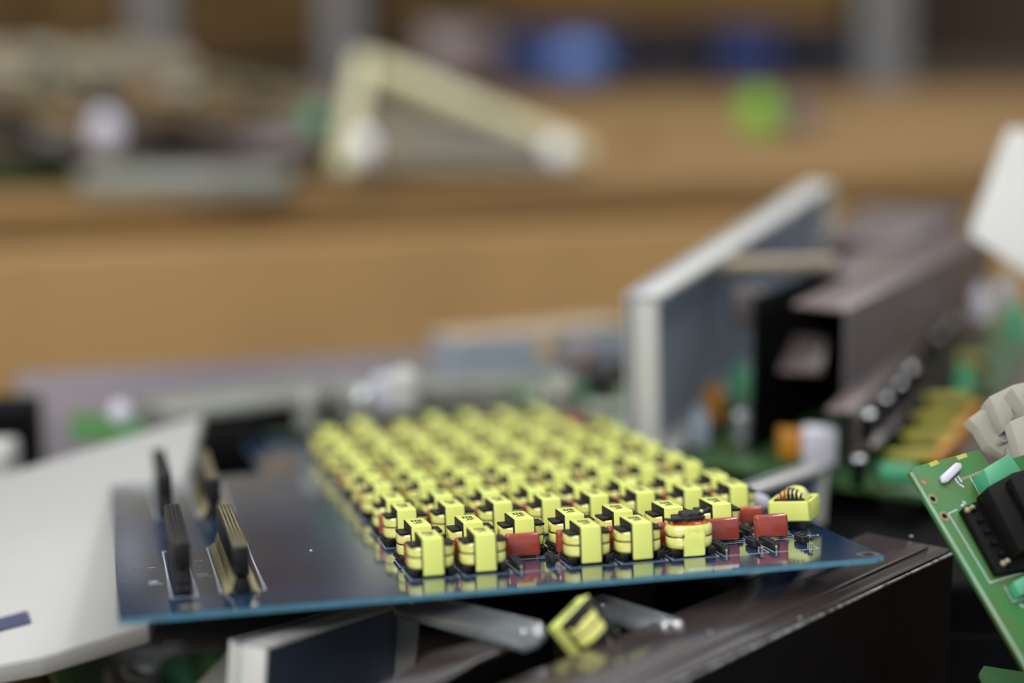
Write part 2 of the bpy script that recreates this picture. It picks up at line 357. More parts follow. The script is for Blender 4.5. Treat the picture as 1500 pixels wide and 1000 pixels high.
for j in range(9):
    for i in range(6): t.faces.new((G[j][i], G[j][i+1], G[j+1][i+1], G[j+1][i]))
ex = bmesh.ops.extrude_face_region(t, geom=t.faces[:]); bmesh.ops.translate(t, verts=[v for v in ex['geom'] if isinstance(v, bmesh.types.BMVert)], vec=(0, .9*mm, 0))
mb.merge(t, tape, None, True); mb.box(-.3*mm, (W+.3)*mm, .6*mm, 3*mm, .8*mm, 7.6*mm, core, .2*mm); mb.build('torn_tape', bt)
c = B0.copy(); C.objects.link(c); c.parent = bt; c.location = (0, 0, 0)
me = c.data.copy(); c.data = me; bb = bmesh.new(); bb.from_mesh(me); bmesh.ops.delete(bb, geom=[v for v in bb.verts if v.co.z > .008], context='VERTS'); bb.to_mesh(me); bb.free()
# ---- connectors
def connector(x0, y0, y1, ztop, w=5.4, gp=False):
    e = empty('stacking_connector'); e.parent = brd
    ym = (y1-y0)
    e.location = (x0*mm, y0*mm, 0)
    mb = MB()
    zb = ztop-9 if gp else 8.4
    mb.box(0, w*mm, 0, ym*mm, zb*mm, ztop*mm, blk, .2*mm)
    nrow = int(ym/2)-1
    for k in range(nrow):
        yy = 1.6+k*2.0
        for xx in ((1.3, 2.7, 4.1) if not gp else (1.0, 2.2, 3.4, 4.6)):
            mb.box((xx-.32)*mm, (xx+.32)*mm, (yy-.35)*mm, (yy+.35)*mm, ztop*mm-.00002, ztop*mm+(.00012 if not gp else .0003), core if not gp else gold)
    mb.build('socket_body', e)
    if gp:
        MB().box(.9*mm, (w-.9)*mm, 1.5*mm, (ym-1)*mm, 0, 5*mm, blk, .2*mm).build('lower_header', e)
        for s in (-1, 1):
            mb = MB()
            for k in range(int(ym/1.6)):
                yy = 1.2+k*1.6; xa = w/2+s*2.0; xb = w/2+s*3.4; xc = w/2+s*5.3
                mb.cyl((xa*mm, yy*mm, (zb+.2)*mm), (xb*mm, yy*mm, 1.6*mm), .36*mm, gold, seg=6); mb.cyl((xb*mm, yy*mm, 1.6*mm), (xc*mm, yy*mm, .2*mm), .36*mm, gold, seg=6)
            mb.build('pin_row', e)['kind'] = 'stuff'
    else:
        mb = MB(); mb.box(.1*mm, (w-.1)*mm, .6*mm, (ym-.6)*mm, 0, 7.9*mm, blk, .2*mm)
        for z in (2.2, 4.6): mb.box(-.05*mm, (w+.05)*mm, .2*mm, (ym-.2)*mm, z*mm, (z+.9)*mm, char)
        mb.build('lower_header', e)
        mb = MB()
        for k in range(nrow):
            for xx in (1.3, 4.1): mb.box((xx-.25)*mm, (xx+.25)*mm, (1.4+k*2)*mm, (1.9+k*2)*mm, 7.8*mm, 8.5*mm, tin)
        mb.build('pin_row', e)['kind'] = 'stuff'
connector(-79.3, 1.6, 79.5, 17); connector(-79.3, 151, 227, 17); connector(-61.2, -3, 82, 15.2, 5.4, True); connector(-61.2, 144, 231, 15.2, 5.4, True)
# ================================================================ loose transformers
def loose(name, M, label):
    e = empty(name, M=M); tag(e, label, 'transformer')
    mb = MB()   # rectangular ring, axis z, 7 high
    Lx, Ly, h, t_ = 15.5, 13, 7, 1.1
    mb.box(-Lx/2*mm, Lx/2*mm, -Ly/2*mm, (-Ly/2+t_)*mm, -h/2*mm, h/2*mm, tape, .3*mm); mb.box(-Lx/2*mm, Lx/2*mm, (Ly/2-t_)*mm, Ly/2*mm, -h/2*mm, h/2*mm, tape, .3*mm)
    mb.box(-Lx/2*mm, (-Lx/2+t_)*mm, -Ly/2*mm, Ly/2*mm, -h/2*mm, h/2*mm, tape, .3*mm); mb.box((Lx/2-t_)*mm, Lx/2*mm, -Ly/2*mm, Ly/2*mm, -h/2*mm, h/2*mm, tape, .3*mm)
    mb.build('core_tape', e)
    mb = MB(); mb.box((-Lx/2+.9)*mm, (Lx/2-.9)*mm, (-Ly/2+.9)*mm, (Ly/2-.9)*mm, -2.6*mm, 2.6*mm, core, .3*mm); mb.build('ferrite_core', e)
    mb = MB()
    # winding axis along x, dome poking out of both faces
    mb.rings([(z*mm, k) for z, k in [(-4.6, .9), (-4.2, .98), (-1.6, 1.0), (0, .97), (1.6, 1.0), (4.2, .98), (4.6, .9)]], wind, 5.6*mm, 7.3*mm, 0, 2.3)
    bmesh.ops.rotate(mb.bm, verts=mb.bm.verts, matrix=Matrix.Rotation(math.pi/2, 3, 'X')); mb.build('winding', e)
    for k in range(7):
        x = -4.6+k*1.45; mb = MB(); zt = 7.3*math.sqrt(max(.1, 1-(x/6.0)**2))
        mb.tube([(x*mm, -4.95*mm, 1.5*mm), (x*mm, -4.9*mm, (zt-1.6)*mm), (x*.95*mm, -4.1*mm, (zt-.4)*mm), (x*.9*mm, -2.6*mm, (zt+.05)*mm)], .55*mm, copper if k < 3 else blk, 7)
        o = mb.build('exposed_wire', e); o['label'] = 'copper wire turn' if k < 3 else 'black wire turn'
    mb = MB(); mb.box(-5.6*mm, 5.6*mm, -5.4*mm, -4.6*mm, -7*mm, 4.4*mm, blk, .3*mm); mb.build('bobbin', e)
    return e
c0 = BM_ @ Matrix.Translation((139.8*mm, 38*mm, 7.0*mm)) @ Euler((R_(3), R_(-3), R_(-36))).to_matrix().to_4x4()
loose('loose_transformer', c0, 'loose yellow transformer lying on its side at the right end of the blue board')
# small white bead
tag(MB().ball(bw(138, 74, 3.2), .0042, lilac, (1.3, 1, .8)).build('foam_bead'), 'small pale bead beside the last transformer column on the blue board', 'bead')
# ================================================================ plastic trays
def tray(name, Pa, Pb, drop, depth, inner, label, th=.0035, ribs=0, rim=None):
    """Pa-Pb top edge, hanging down by drop, rims standing towards the viewer's right"""
    u = (Pb-Pa); Lu = u.length; u.normalize(); v = Vector((0, 0, -1)); v = (v-u*v.dot(u)).normalized()
    wv = u.cross(v).normalized()
    if wv.x < 0: wv = -wv
    e = empty(name, Pa); tag(e, label, 'plastic cover')
    rt = rim or th
    mb = MB(); mb.pbox(Pa, u*Lu, v*drop, wv*th, inner); world_build(mb, 'panel', e)
    mb = MB()
    mb.pbox(Pa-wv*.0012, u*Lu, v*rt, wv*(depth+.0012), white, .0008)
    mb.pbox(Pa-wv*.0012, u*rt, v*drop, wv*(depth+.0012), white, .0008)
    mb.pbox(Pa+u*(Lu-rt)-wv*.0012, u*rt, v*drop, wv*(depth+.0012), white, .0008)
    mb.pbox(Pa+v*(drop-rt)-wv*.0012, u*Lu, v*rt, wv*(depth+.0012), white, .0008)
    mb.pbox(Pa-wv*.0012, u*Lu, v*drop, wv*.0012, white)
    world_build(mb, 'rim', e)
    for k in range(ribs):
        q = Pa+u*(Lu*(k+1)/(ribs+1)); mb = MB(); mb.pbox(q, u*.002, v*drop, wv*depth*.6, inner); world_build(mb, 'rib', e)
    return e, u, v, wv
e, u, v, wv = tray('plastic_cover', at(917, 432, .89), at(1186, 266, 1.14), .082, .0145, greyin, 'tall grey and white plastic cover standing behind the right end of the transformers', ribs=1)
mb = MB(); q = at(1012, 382, .96); mb.pbox(q, at(1225, 378, .985)-q, Vector((0, 0, -.005)), Vector((.002, .012, 0)), greige, .001); world_build(mb, 'cross_bar', e)
tray('plastic_cover', at(341, 938, .605), at(575, 868, .715), .075, .0115, darkin, 'white rimmed cover with dark inside, below the front edge of the blue board', rim=.0022)
tray('plastic_cover', at(1078, 712, .775), at(1188, 678, .86), .035, .008, bluein, 'small white rimmed cover with blue inside, behind the right corner of the board', rim=.003)
# flat light grey panel under the left of the board
TL = at(-70, 716, .865); TR = at(296, 606, .95); BR = at(219, 914, .72); BL = at(-60, 985, .655)
nP = (TR-TL).cross(BR-TL).normalized()
BL = onpl(-60, 985, TL, nP)
if nP.y > 0: nP = -nP
e = empty('equipment_panel', BR); tag(e, 'big light grey plastic panel leaning under the left end of the blue board', 'panel')
mb = MB(); mb.prism([TL, TR, BR, onpl(60, 962, TL, nP), BL+Vector((0, 0, 0))], -nP*.008, panelw, .0015); world_build(mb, 'panel_body', e)
mb = MB(); mb.prism([onpl(-30, 915, TL, nP), onpl(40, 896, TL, nP), onpl(46, 913, TL, nP), onpl(-30, 933, TL, nP)], nP*.0006, mat('navy_sticker', (38, 40, 84), .5)); world_build(mb, 'blue_stripe', e)
# ================================================================ dark steel chassis under the front right
zC = at(1390, 804, .70).z
FR = onz(1392, 803, zC); FL = onz(1068, 953, zC); dC = (FL-FR).normalized(); BRc = onz(1352, 764, zC); wC = (BRc-FR); wC = wC-dC*wC.dot(dC)
wid = 0
bk = onz(905, 932, zC); wid = (bk-FR-dC*(bk-FR).dot(dC)).length; wC = wC.normalized()*wid
if 1:
    e = empty('steel_chassis', (FR.x, FR.y, zC-.12)); tag(e, 'dark brown painted steel chassis under the right end of the blue board', 'chassis')
    LC = .42
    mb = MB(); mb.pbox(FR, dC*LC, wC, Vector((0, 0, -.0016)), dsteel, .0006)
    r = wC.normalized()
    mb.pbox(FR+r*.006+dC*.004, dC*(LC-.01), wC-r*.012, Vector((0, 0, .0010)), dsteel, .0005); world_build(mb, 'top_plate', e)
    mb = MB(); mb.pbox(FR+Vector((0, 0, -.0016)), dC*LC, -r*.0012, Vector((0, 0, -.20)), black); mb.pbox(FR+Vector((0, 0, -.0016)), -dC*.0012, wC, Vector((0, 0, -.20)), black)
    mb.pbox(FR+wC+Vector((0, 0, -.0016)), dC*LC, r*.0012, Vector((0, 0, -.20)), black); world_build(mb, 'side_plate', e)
    mb = MB(); mb.pbox(FR-r*.0013+Vector((0, 0, -.0022)), dC*LC, r*.0012, Vector((0, 0, .0008)), scr, .0002); world_build(mb, 'worn_edge', e)
    mb = MB()
    for px, py in ((1335, 785), (906, 968), (1040, 925), (1172, 905)):
        mb.ball(onz(px, py, zC+.001), .0007, tin, (1, 1, .4))
    world_build(mb, 'paint_speck', e)['kind'] = 'stuff'
# second chassis, left of the gap
zD = zC-.004
p = [onz(520, 1030, zD), onz(628, 955, zD), onz(800, 914, zD), onz(812, 922, zD), onz(700, 966, zD), onz(590, 1030, zD)]
e = empty('steel_cover', (p[0].x, p[0].y, zD-.1)); tag(e, 'narrow brown steel cover left of the black gap at the bottom', 'cover')
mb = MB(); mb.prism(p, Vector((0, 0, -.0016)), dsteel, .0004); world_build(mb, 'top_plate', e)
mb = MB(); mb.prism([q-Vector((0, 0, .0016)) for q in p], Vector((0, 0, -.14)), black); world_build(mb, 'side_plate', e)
# ---------------------------------------------------------------- clear plastic strips
def strip(px0, px1, D0, D1, wd, label, tilt):
    a = at(*px0, D0); b = at(*px1, D1); u = (b-a); L_ = u.length; u.normalize(); n = Vector(tilt).normalized(); n = (n-u*n.dot(u)).normalized(); s = u.cross(n)
    e = empty('clear_plastic_bracket', a); tag(e, label, 'bracket', 'clear brackets')
    h = wd/2
    mb = MB(); mb.prism([a+s*h*.5, a+u*h*.6+s*h, b-u*h*.8+s*h, b+s*h*.4, b-s*h*.4, b-u*h*.8-s*h, a+u*h*.6-s*h, a-s*h*.5], n*.0022, clear, .0005)
    mb.pbox(a+u*.004+s*(h-.0008), u*(L_-.01), -s*.0008, n*.0028, clear, .0003); mb.pbox(a+u*.004-s*(h-.0008), u*(L_-.01), s*.0008, n*.0028, clear, .0003)
    world_build(mb, 'strip_body', e)
    mb = MB(); mb.ball(b-u*.007+n*.003, .0010, canm, (1, 1, .6)); world_build(mb, 'rivet', e); mb = MB(); mb.ball(a+u*.008+n*.0026, .0009, canm, (1, 1, .6)); world_build(mb, 'rivet', e)
strip((588, 884), (796, 940), .655, .60, .011, 'longer clear plastic bracket poking out below the board, left of the loose transformer', (0, -.8, .7))
strip((868, 886), (1000, 932), .65, .61, .009, 'shorter clear plastic bracket right of the loose transformer in the foreground', (0, -.8, .7))
lt = copy_tree(T0); lt.parent = None; lt.name = 'loose_transformer'
def cv(a, b, c): return (MR*a+MD*b+MF*c)
zl = cv(-.60, -.78, -.12).normalized(); xl = cv(.42, -.30, -.86); xl = (xl-zl*xl.dot(zl)).normalized(); yl = zl.cross(xl)
ML = Matrix((xl, yl, zl)).transposed().to_4x4(); ML.translation = at(850, 918, .606)-(xl*3.4+yl*7.5+zl*6.8)*mm
lt.matrix_world = ML; lt.rotation_euler = ML.to_euler()
tag(lt, 'loose yellow transformer tumbled on the dark steel in the foreground below the board edge', 'transformer')
# ================================================================ green board at the right edge
gA = at(1333, 686, .66); gB = at(1437, 657, .68); gC = at(1500, 975, .625)
gu = (gB-gA).normalized(); gv = (gC-gA); gv = (gv-gu*gv.dot(gu)).normalized(); gn = gu.cross(gv).normalized()
if gn.dot(CAM-gA) < 0: gn = -gn
def G(px, py, h=0): return onpl(px, py, gA, gn, h*mm)
ge = empty('green_circuit_board', gA); tag(ge, 'green circuit board standing tilted at the right edge, with a black transformer', 'circuit board')
def gpart(n, mb, lab=None):
    o = world_build(mb, n, ge)
    if lab: o['label'] = lab
    return o
mb = MB(); mb.prism([G(1332, 692), G(1338, 683), G(1434, 658), G(1450, 680), G(1450, 680)+gu*.045, G(1450, 680)+gu*.045+gv*.098, G(1332, 692)+(G(1548, 1056)-G(1332, 692)).normalized()*.108], -gn*.0017, green, .0003); gpart('board_panel', mb)
mb = MB(); mb.prism([G(1332, 692), G(1336, 692), G(1336, 692)+(G(1548, 1056)-G(1332, 692)).normalized()*.108, G(1332, 692)+(G(1548, 1056)-G(1332, 692)).normalized()*.108], gn*.0003, mat('pale_green_edge', (150, 172, 152), .5)); gpart('board_edge', mb)
def gbox(n, pts, h0, h1, m, bev=.0004, lab=None):
    mb = MB(); mb.prism([G(*q)+gn*h0*mm for q in pts], gn*(h1-h0)*mm, m, bev); return gpart(n, mb, lab)
def gl(mb, a, b, wd=.4, m=silk):
    A_, B_ = G(*a), G(*b); s = (B_-A_).cross(gn).normalized()*wd/2*mm; mb.prism([A_-s, B_-s, B_+s, A_+s], gn*.00005, m)
mb = MB()
for a, b in (((1389, 752), (1450, 853)), ((1450, 853), (1500, 838)), ((1389, 752), (1402, 746)), ((1471, 858), (1484, 881)), ((1484, 881), (1500, 876)), ((1420, 697), (1436, 725))): gl(mb, a, b)
for a, b in (((1399, 700), (1404, 708)), ((1403, 697), (1409, 706)), ((1405, 709), (1412, 713)), ((1410, 734), (1415, 737)), ((1412, 738), (1408, 741)), ((1494, 885), (1500, 889))): gl(mb, a, b, .8)
gpart('silkscreen_print', mb)
mb = MB(); mb.prism([G(1375, 700), G(1397, 680), G(1405, 681), G(1407, 688), G(1386, 709), G(1378, 709)], gn*.0016, lilac, .0006); gpart('white_clip', mb)
for a_, b_, w_, m_ in (((1408, 702), (1440, 690), 1.0, gold), ((1350, 704), (1357, 708), 1.2, red_), ((1362, 681), (1374, 676), 1.6, yel), ((1402, 671), (1416, 666), 1.6, yel), ((1426, 848), (1440, 870), 1.4, gold)): mb = MB(); gl(mb, a_, b_, w_, m_); gpart('copper_trace', mb)
for px, py in ((1366, 731), (1383, 756)):
    mb = MB(); mb.cyl(G(px, py), G(px, py)+gn*.0002, .0019, gold, seg=18); mb.cyl(G(px, py), G(px, py)+gn*.0003, .0010, black, seg=14); gpart('plated_hole', mb)
gbox('terminal_block', [(1424, 703), (1462, 680), (1480, 706), (1436, 727)], 0, 7, teal)
gbox('terminal_block', [(1474, 861), (1520, 836), (1540, 862), (1486, 880)], 0, 4, teal)
# black transformer
mblk = mat('matte_black_ferrite', (18, 16, 15), .6, var=.2, scale=400, spec=.12)
gbox('pin_base', [(1403, 750), (1428, 738), (1472, 818), (1530, 815), (1525, 835), (1455, 846)], 0, 3, mblk, .0005)
gbox('black_transformer', [(1424, 735), (1463, 713), (1560, 690), (1600, 790), (1474, 828)], 2, 9, mblk, .0003)
gbox('black_transformer', [(1450, 728), (1495, 710), (1560, 700), (1580, 790), (1492, 808)], 9, 12, mblk, .0004)
mb = MB()
for k in range(6):
    t_ = k/5; q = G(1413+t_*50, 752+t_*82)+gn*.0031; mb.pbox(q, gu*.0022, gv*.0014, gn*.0012, mblk, .0002)
gpart('pin_notch', mb)
for px, py in ((1409, 755), (1416, 752), (1461, 833), (1467, 830)):
    mb = MB(); mb.ball(G(px, py)+gn*.0034, .0011, gold); gpart('solder_joint', mb)
mb = MB(); mb.prism([G(1494, 738)+gn*.013, G(1503, 735)+gn*.013, G(1508, 745)+gn*.013, G(1499, 748)+gn*.013], gn*.001, tape); gpart('yellow_tape', mb)
# beige connector: stepped block beyond the top edge
def bprism(pts, D0, h, m=beige, bev=.0002):
    mb.prism([at(x, y, D0) for x, y in pts], gn*h, m, bev)
mb = MB()
gA2 = gA
bprism([(1436, 596), (1468, 580), (1560, 560), (1580, 760), (1470, 712), (1462, 640)], .70, .007)
bprism([(1410, 622), (1430, 608), (1446, 614), (1466, 654), (1462, 676), (1438, 660), (1424, 636)], .70, .004)
bprism([(1440, 590), (1465, 578), (1476, 620), (1462, 640), (1450, 612)], .695, .004)
bprism([(1470, 626), (1560, 590), (1572, 700), (1490, 690)], .69, .004)
bprism([(1470, 580), (1476, 576), (1500, 612), (1494, 616)], .692, .005)
q = at(1457, 651, .70); mb.cyl(q, q+gn*.0052, .0023, beige, seg=18); mb.cyl(q, q+gn*.0055, .0013, greyin, seg=14)
gpart('ribbed_connector', mb, 'beige ribbed connector block')
# second green board, bottom right corner
q0 = at(1432, 978, .66); mb = MB(); mb.prism([at(1434, 986, .66), at(1441, 974, .67), at(1510, 985, .70), at(1530, 1040, .68), at(1460, 1040, .65)], Vector((0, .0004, -.0017)), green, .0003)
e = empty('green_board_scrap', q0); tag(e, 'corner of a green circuit board at the bottom right', 'circuit board'); world_build(mb, 'board_panel', e)
mb = MB(); mb.pbox(at(1505, 985, .67), Vector((.01, 0, 0)), Vector((0, .006, 0)), Vector((0, 0, .004)), yel, .0003); world_build(mb, 'component', e)
# beige blurred case under it
mb = MB(); q = at(1396, 945, .80); mb.pbox(q, at(1560, 985, .80)-q, at(1415, 905, .93)-q, Vector((0, 0, -.05)), beige, .002)
tag(mb.build('plastic_case'), 'blurred beige plastic case deep in the scrap at the lower right', 'case')
# ================================================================ right background: power supply board with housings
zG = at(1200, 708, .87).z
def OG(px, py, dz=0): return onz(px, py, zG+dz)
pe = empty('power_supply_board', OG(1200, 708)); tag(pe, 'green power supply board with dark metal housings and dull yellow transformers at right', 'circuit board')
def pp(n, mb, lab=None):
    o = world_build(mb, n, pe)
    if lab: o['label'] = lab
    return o
mb = MB(); mb.prism([OG(1000, 672), OG(1352, 724), OG(1640, 560), OG(1430, 440), OG(1250, 500)], Vector((0, 0, -.0035)), greenb, .0005); pp('board_panel', mb)
up = Vector((0, 0, 1))
# main housing: open ended shroud running back to the right
h0 = at(1097, 690, .925); h1 = at(1236, 700, .90)
hd = (onz(1420, 360, h1.z+.075)-at(1236, 452, .90)); hd.z = 0; hd = hd.normalized()
LH = .30
hu = at(1236, 452, .90)-at(1236, 700, .90); hh = hu.z
mb = MB(); mb.pbox(h1, hd*LH, Vector((-.002, 0, 0)), up*hh, hsteel, .0006)
mb.pbox(h0, hd*LH, Vector((.002, 0, 0)), up*(hh+.006), black, .0006)
tl = h0+up*(hh+.004); tr = h1+up*hh
tm = tl.lerp(tr, .42); mb.prism([tm, tr, tr+hd*LH, tm+hd*LH], up*.002, mauve, .0006); mb.prism([tl+hd*.10, tm+hd*.10, tm+hd*LH, tl+hd*LH], up*.002, mauve, .0004)
mb.prism([h0+hd*LH*.9, h1+hd*LH*.9, h1+hd*LH*.9+up*hh, h0+hd*LH*.9+up*hh], hd*.002, black)
pp('metal_housing', mb, 'dark open ended metal housing')
mb = MB(); m0 = at(1140, 545, .93); mb.prism([m0, at(1205, 548, .925), at(1212, 500, .97), at(1165, 496, .97)], up*.002, mauve, .0005); pp('inner_shelf', mb)
mb = MB(); q = at(1075, 425, .935); mb.pbox(q, at(1122, 425, .935)-q, Vector((0, 0, -.018)), Vector((0, .02, 0)), hsteel, .001); pp('bracket', mb)
# rear upper plate, mauve
mb = MB(); mb.prism([at(1210, 352, 1.12), at(1330, 352, 1.08), at(1420, 300, 1.22), at(1260, 296, 1.25)], Vector((0, 0, -.03)), mauve, .001); pp('rear_cover_plate', mb)
# small heat sink with row of screws
s0 = at(1246, 690, .855); sd = (at(1340, 590, 1.0)-s0); sd.z = 0; sd.normalize()
mb = MB(); sh = (at(1246, 604, .855)-s0).z; mb.pbox(s0, sd*.20, Vector((.002, 0, 0)), up*sh, dsteel, .0005); mb.pbox(s0+up*sh, sd*.20, Vector((-.011, .003, 0)), up*.002, mauve, .0005); mb.pbox(s0+up*sh*.4, sd*.20, Vector((.011, 0, 0)), up*.0016, dsteel, .0005); pp('heat_sink', mb)
for px, py, D, r in ((1273, 607, .865, .003), (1297, 583, .895, .0026), (1317, 562, .925, .0026), (1333, 540, .955, .0032), (1375, 492, 1.03, .0025), (1395, 470, 1.06, .0025), (1258, 672, .85, .003)):
    q = at(px, py, D); mb = MB(); mb.ball(q, r, canm, (1, 1, .55)); mb.cyl(q-up*.012, q-up*.0005, r*.95, black); pp('metal_can', mb)
# yellow transformers row
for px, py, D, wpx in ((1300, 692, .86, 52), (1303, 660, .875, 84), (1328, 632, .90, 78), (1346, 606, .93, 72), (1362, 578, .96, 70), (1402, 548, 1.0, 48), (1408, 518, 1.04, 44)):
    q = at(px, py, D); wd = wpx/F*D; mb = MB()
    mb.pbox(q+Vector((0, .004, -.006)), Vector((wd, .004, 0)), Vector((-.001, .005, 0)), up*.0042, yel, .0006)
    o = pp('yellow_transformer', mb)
    mb = MB(); mb.pbox(q+Vector((-.001, .003, -.022)), Vector((wd+.002, .004, 0)), Vector((0, .012, 0)), up*.0155, blk, .0006); world_build(mb, 'bobbin', pe)
mb = MB(); q = at(1362, 690, .88); mb.pbox(q, at(1382, 690, .88)-q, at(1425, 610, .97)-q, up*.008, orange, .001); pp('orange_capacitor', mb)
mb = MB(); q = at(1142, 672, .885); mb.pbox(q, at(1180, 674, .885)-q, Vector((0, .012, 0)), up*.0125, orange, .001); pp('orange_capacitor', mb)
mb = MB(); q = at(1178, 682, .875); mb.pbox(q, at(1226, 684, .875)-q, Vector((0, .012, 0)), up*.0165, lilac, .0015); pp('white_relay', mb)
mb = MB(); q = at(1292, 706, .83); mb.pbox(q, at(1346, 709, .83)-q, Vector((0, .01, 0)), up*.0065, teal, .0008); pp('terminal_block', mb)
for px, py, D, m in ((1008, 655, .93, greyin), (1075, 650, .93, silver), (1030, 620, .96, orange), (1070, 590, 1.0, teal), (1055, 640, .98, greenb), (1425, 470, 1.08, lilac), (1462, 455, 1.08, white), (1478, 500, 1.02, teal), (1400, 590, 1.0, teal)):
    q = at(px, py, D); mb = MB(); mb.pbox(q, Vector((.010, 0, 0)), Vector((0, .01, 0)), up*.015, m, .001); mb.cyl(q+Vector((.005, .005, .014)), q+Vector((.005, .005, .019)), .0035, m); pp('component', mb)
mb = MB(); mb.prism([at(1400, 672, .86), at(1520, 560, .92), at(1520, 500, 1.05), at(1410, 640, .95)], Vector((.0, 0, -.05)), mauve, .001); pp('side_plate', mb)
# white cover, top right
W0_ = [at(1478, 188, 1.02), at(1600, 215, 1.00), at(1560, 440, .96), at(1418, 345, .98)]
mb = MB(); mb.prism(W0_, Vector((.004, .018, 0)), white, .003); tag(mb.build('plastic_cover'), 'white plastic cover standing at the upper right edge of the picture', 'plastic cover')
# ================================================================ middle distance scrap
def sheet(n, pts, th, m, label, cat='panel', bev=.0015):
    q = [at(*p_) for p_ in pts]; nn = (q[1]-q[0]).cross(q[2]-q[0]).normalized()
    if nn.y < 0: nn = -nn
    mb = MB(); mb.prism(q, nn*th, m, bev); return tag(mb.build(n), label, cat)
sheet('metal_sheet', [(22, 546, 1.10), (622, 512, 1.24), (640, 700, 1.13), (48, 760, 1.0)], .004, purple, 'grey purple metal sheet leaning at the back of the scrap, upper left')
def crate(n, px, D, py0, py1, depth, m, label, cat, face=None, pyr=None):
    pyr = pyr or py0; a = at(px[0], py0, D); b = at(px[1], pyr, D*(py0+20)/(pyr+20)); h = (py1-py0)/F*D
    e = empty(n, a-up*h); tag(e, label, cat); uu = b-a; uu.z = 0
    w_ = Vector((-uu.y, uu.x, 0)).normalized()*depth
    mb = MB(); mb.pbox(a-up*h, uu, w_, up*h, m, .001); world_build(mb, 'case_body', e)
    if face: mb = MB(); f = uu.normalized(); mb.pbox(a-up*(h-.003)+f*.004-w_.normalized()*.0008, f*(uu.length-.008), w_.normalized()*.0007, up*(h*.62), face); world_build(mb, 'dark_front_plate', e)  # black plate on the solid body paints the shade of an open front
    return e, a, uu, w_
e, a, uu, w_ = crate('metal_cage', (250, 505), 1.0, 604, 660, .045, greyg, 'grey metal cage with a black plate painted as its dark front opening, behind the left of the board', 'case', black, 572)
e, a, uu, w_ = crate('metal_rail', (495, 845), 1.04, 572, 630, .03, greyg, 'grey green metal rail behind the transformer rows', 'rail', None, 556)
e, a, uu, w_ = crate('metal_case', (665, 925), 1.14, 506, 590, .035, greyin, 'grey metal case with a pale top edge, left of the tall grey cover', 'case', None, 482)
mb = MB(); mb.pbox(a+up*.0005, uu, w_, up*.003, greige, .001); world_build(mb, 'pale_lid', e)
mb = MB(); mb.pbox(a-up*.018+uu*.5-w_*.05, uu*.5, w_*.04, -up*.028, dsteel); world_build(mb, 'dark_panel', e)
def knob(px, py, D, r, m, label, cat='component', n='rounded_knob'):  # rounded balls, several coloured to paint out-of-focus highlights
    q = at(px, py, D); mb = MB(); mb.ball(q, r, m); mb.cyl(q-up*.012, q, r*.9, m, seg=16); return tag(mb.build(n), label, cat)
knob(592, 560, 1.0, .0078, white, 'white ball painted as a blurred highlight behind the third transformer column', n='rounded_knob')
knob(562, 563, 1.02, .006, lilac, 'pale ball painted as a blurred highlight, left of the white ball behind the transformers')
knob(531, 583, .99, .006, silver, 'silver ball standing in for a blurred highlight, nearest the back left of the yellow transformers')
knob(820, 574, 1.0, .009, greyg, 'grey ball painted as a blurred highlight in front of the grey metal case')
knob(802, 492, 1.06, .008, greige, 'greige rounded can in front of the pale topped case')
knob(852, 524, 1.04, .008, mauve, 'mauve rounded can right of the greige one')
knob(452, 590, .985, .008, greyg, 'grey ball painted as a blurred highlight at the right end of the metal cage')
def scrap(px, py, D, ang, m, sx=.09, sy=.06, lab='', grp=None, comps=5, name='scrap_circuit_board', lift=0):
    e = empty(name, M=Matrix.Translation(at(px, py, D)+up*lift) @ Euler(ang).to_matrix().to_4x4()); tag(e, lab, 'circuit board', grp)
    MB().box(-sx/2, sx/2, -sy/2, sy/2, -.0016, 0, m).build('board_panel', e)
    for k in range(comps):
        x = random.uniform(-.42, .42)*sx; y = random.uniform(-.4, .4)*sy; s = random.uniform(.004, .011); mm_ = random.choice([blk, greyg, teal, tin, orange, cream, silver, redm])
        mb = MB(); mb.box(x-s, x+s, y-s*.6, y+s*.6, 0, s*random.uniform(.6, 1.6), mm_, s*.15); mb.build('component', e)
    return e
scrap(890, 600, 1.02, (.3, .1, .4), greenb, lab='dark green scrap board just left of the tall grey cover')
scrap(850, 640, 1.13, (.1, -.05, 1.2), green, .1, .08, lab='green scrap board behind the last transformer columns')
scrap(560, 640, 1.06, (.1, .1, .5), greenb, .14, .06, lab='dark green scrap board behind the first transformer columns')
scrap(158, 628, .98, (.5, .2, .2), green, .035, .02, comps=0, lab='green scrap board behind the top edge of the light grey panel')
knob(176, 606, .99, .0065, lilac, 'pale rounded can above the top edge of the light grey panel')
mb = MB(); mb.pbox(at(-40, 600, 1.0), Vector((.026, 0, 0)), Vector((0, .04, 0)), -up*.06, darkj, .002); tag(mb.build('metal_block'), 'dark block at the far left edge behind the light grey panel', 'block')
mb = MB(); mb.pbox(at(-60, 660, .93), Vector((.021, 0, 0)), Vector((0, .03, 0)), -up*.03, white, .002); tag(mb.build('plastic_block'), 'white plastic block at the left edge above the light grey panel', 'block')
# black slab painting the dark void in the notch, dark scrap below
mb = MB(); q = at(268, 628, .985); mb.pbox(q, at(385, 618, .985)-q, Vector((0, .006, 0)), -up*.07, black, .001); tag(mb.build('shade_slab'), 'black slab painting the dark void behind the notch of the blue board', 'case')
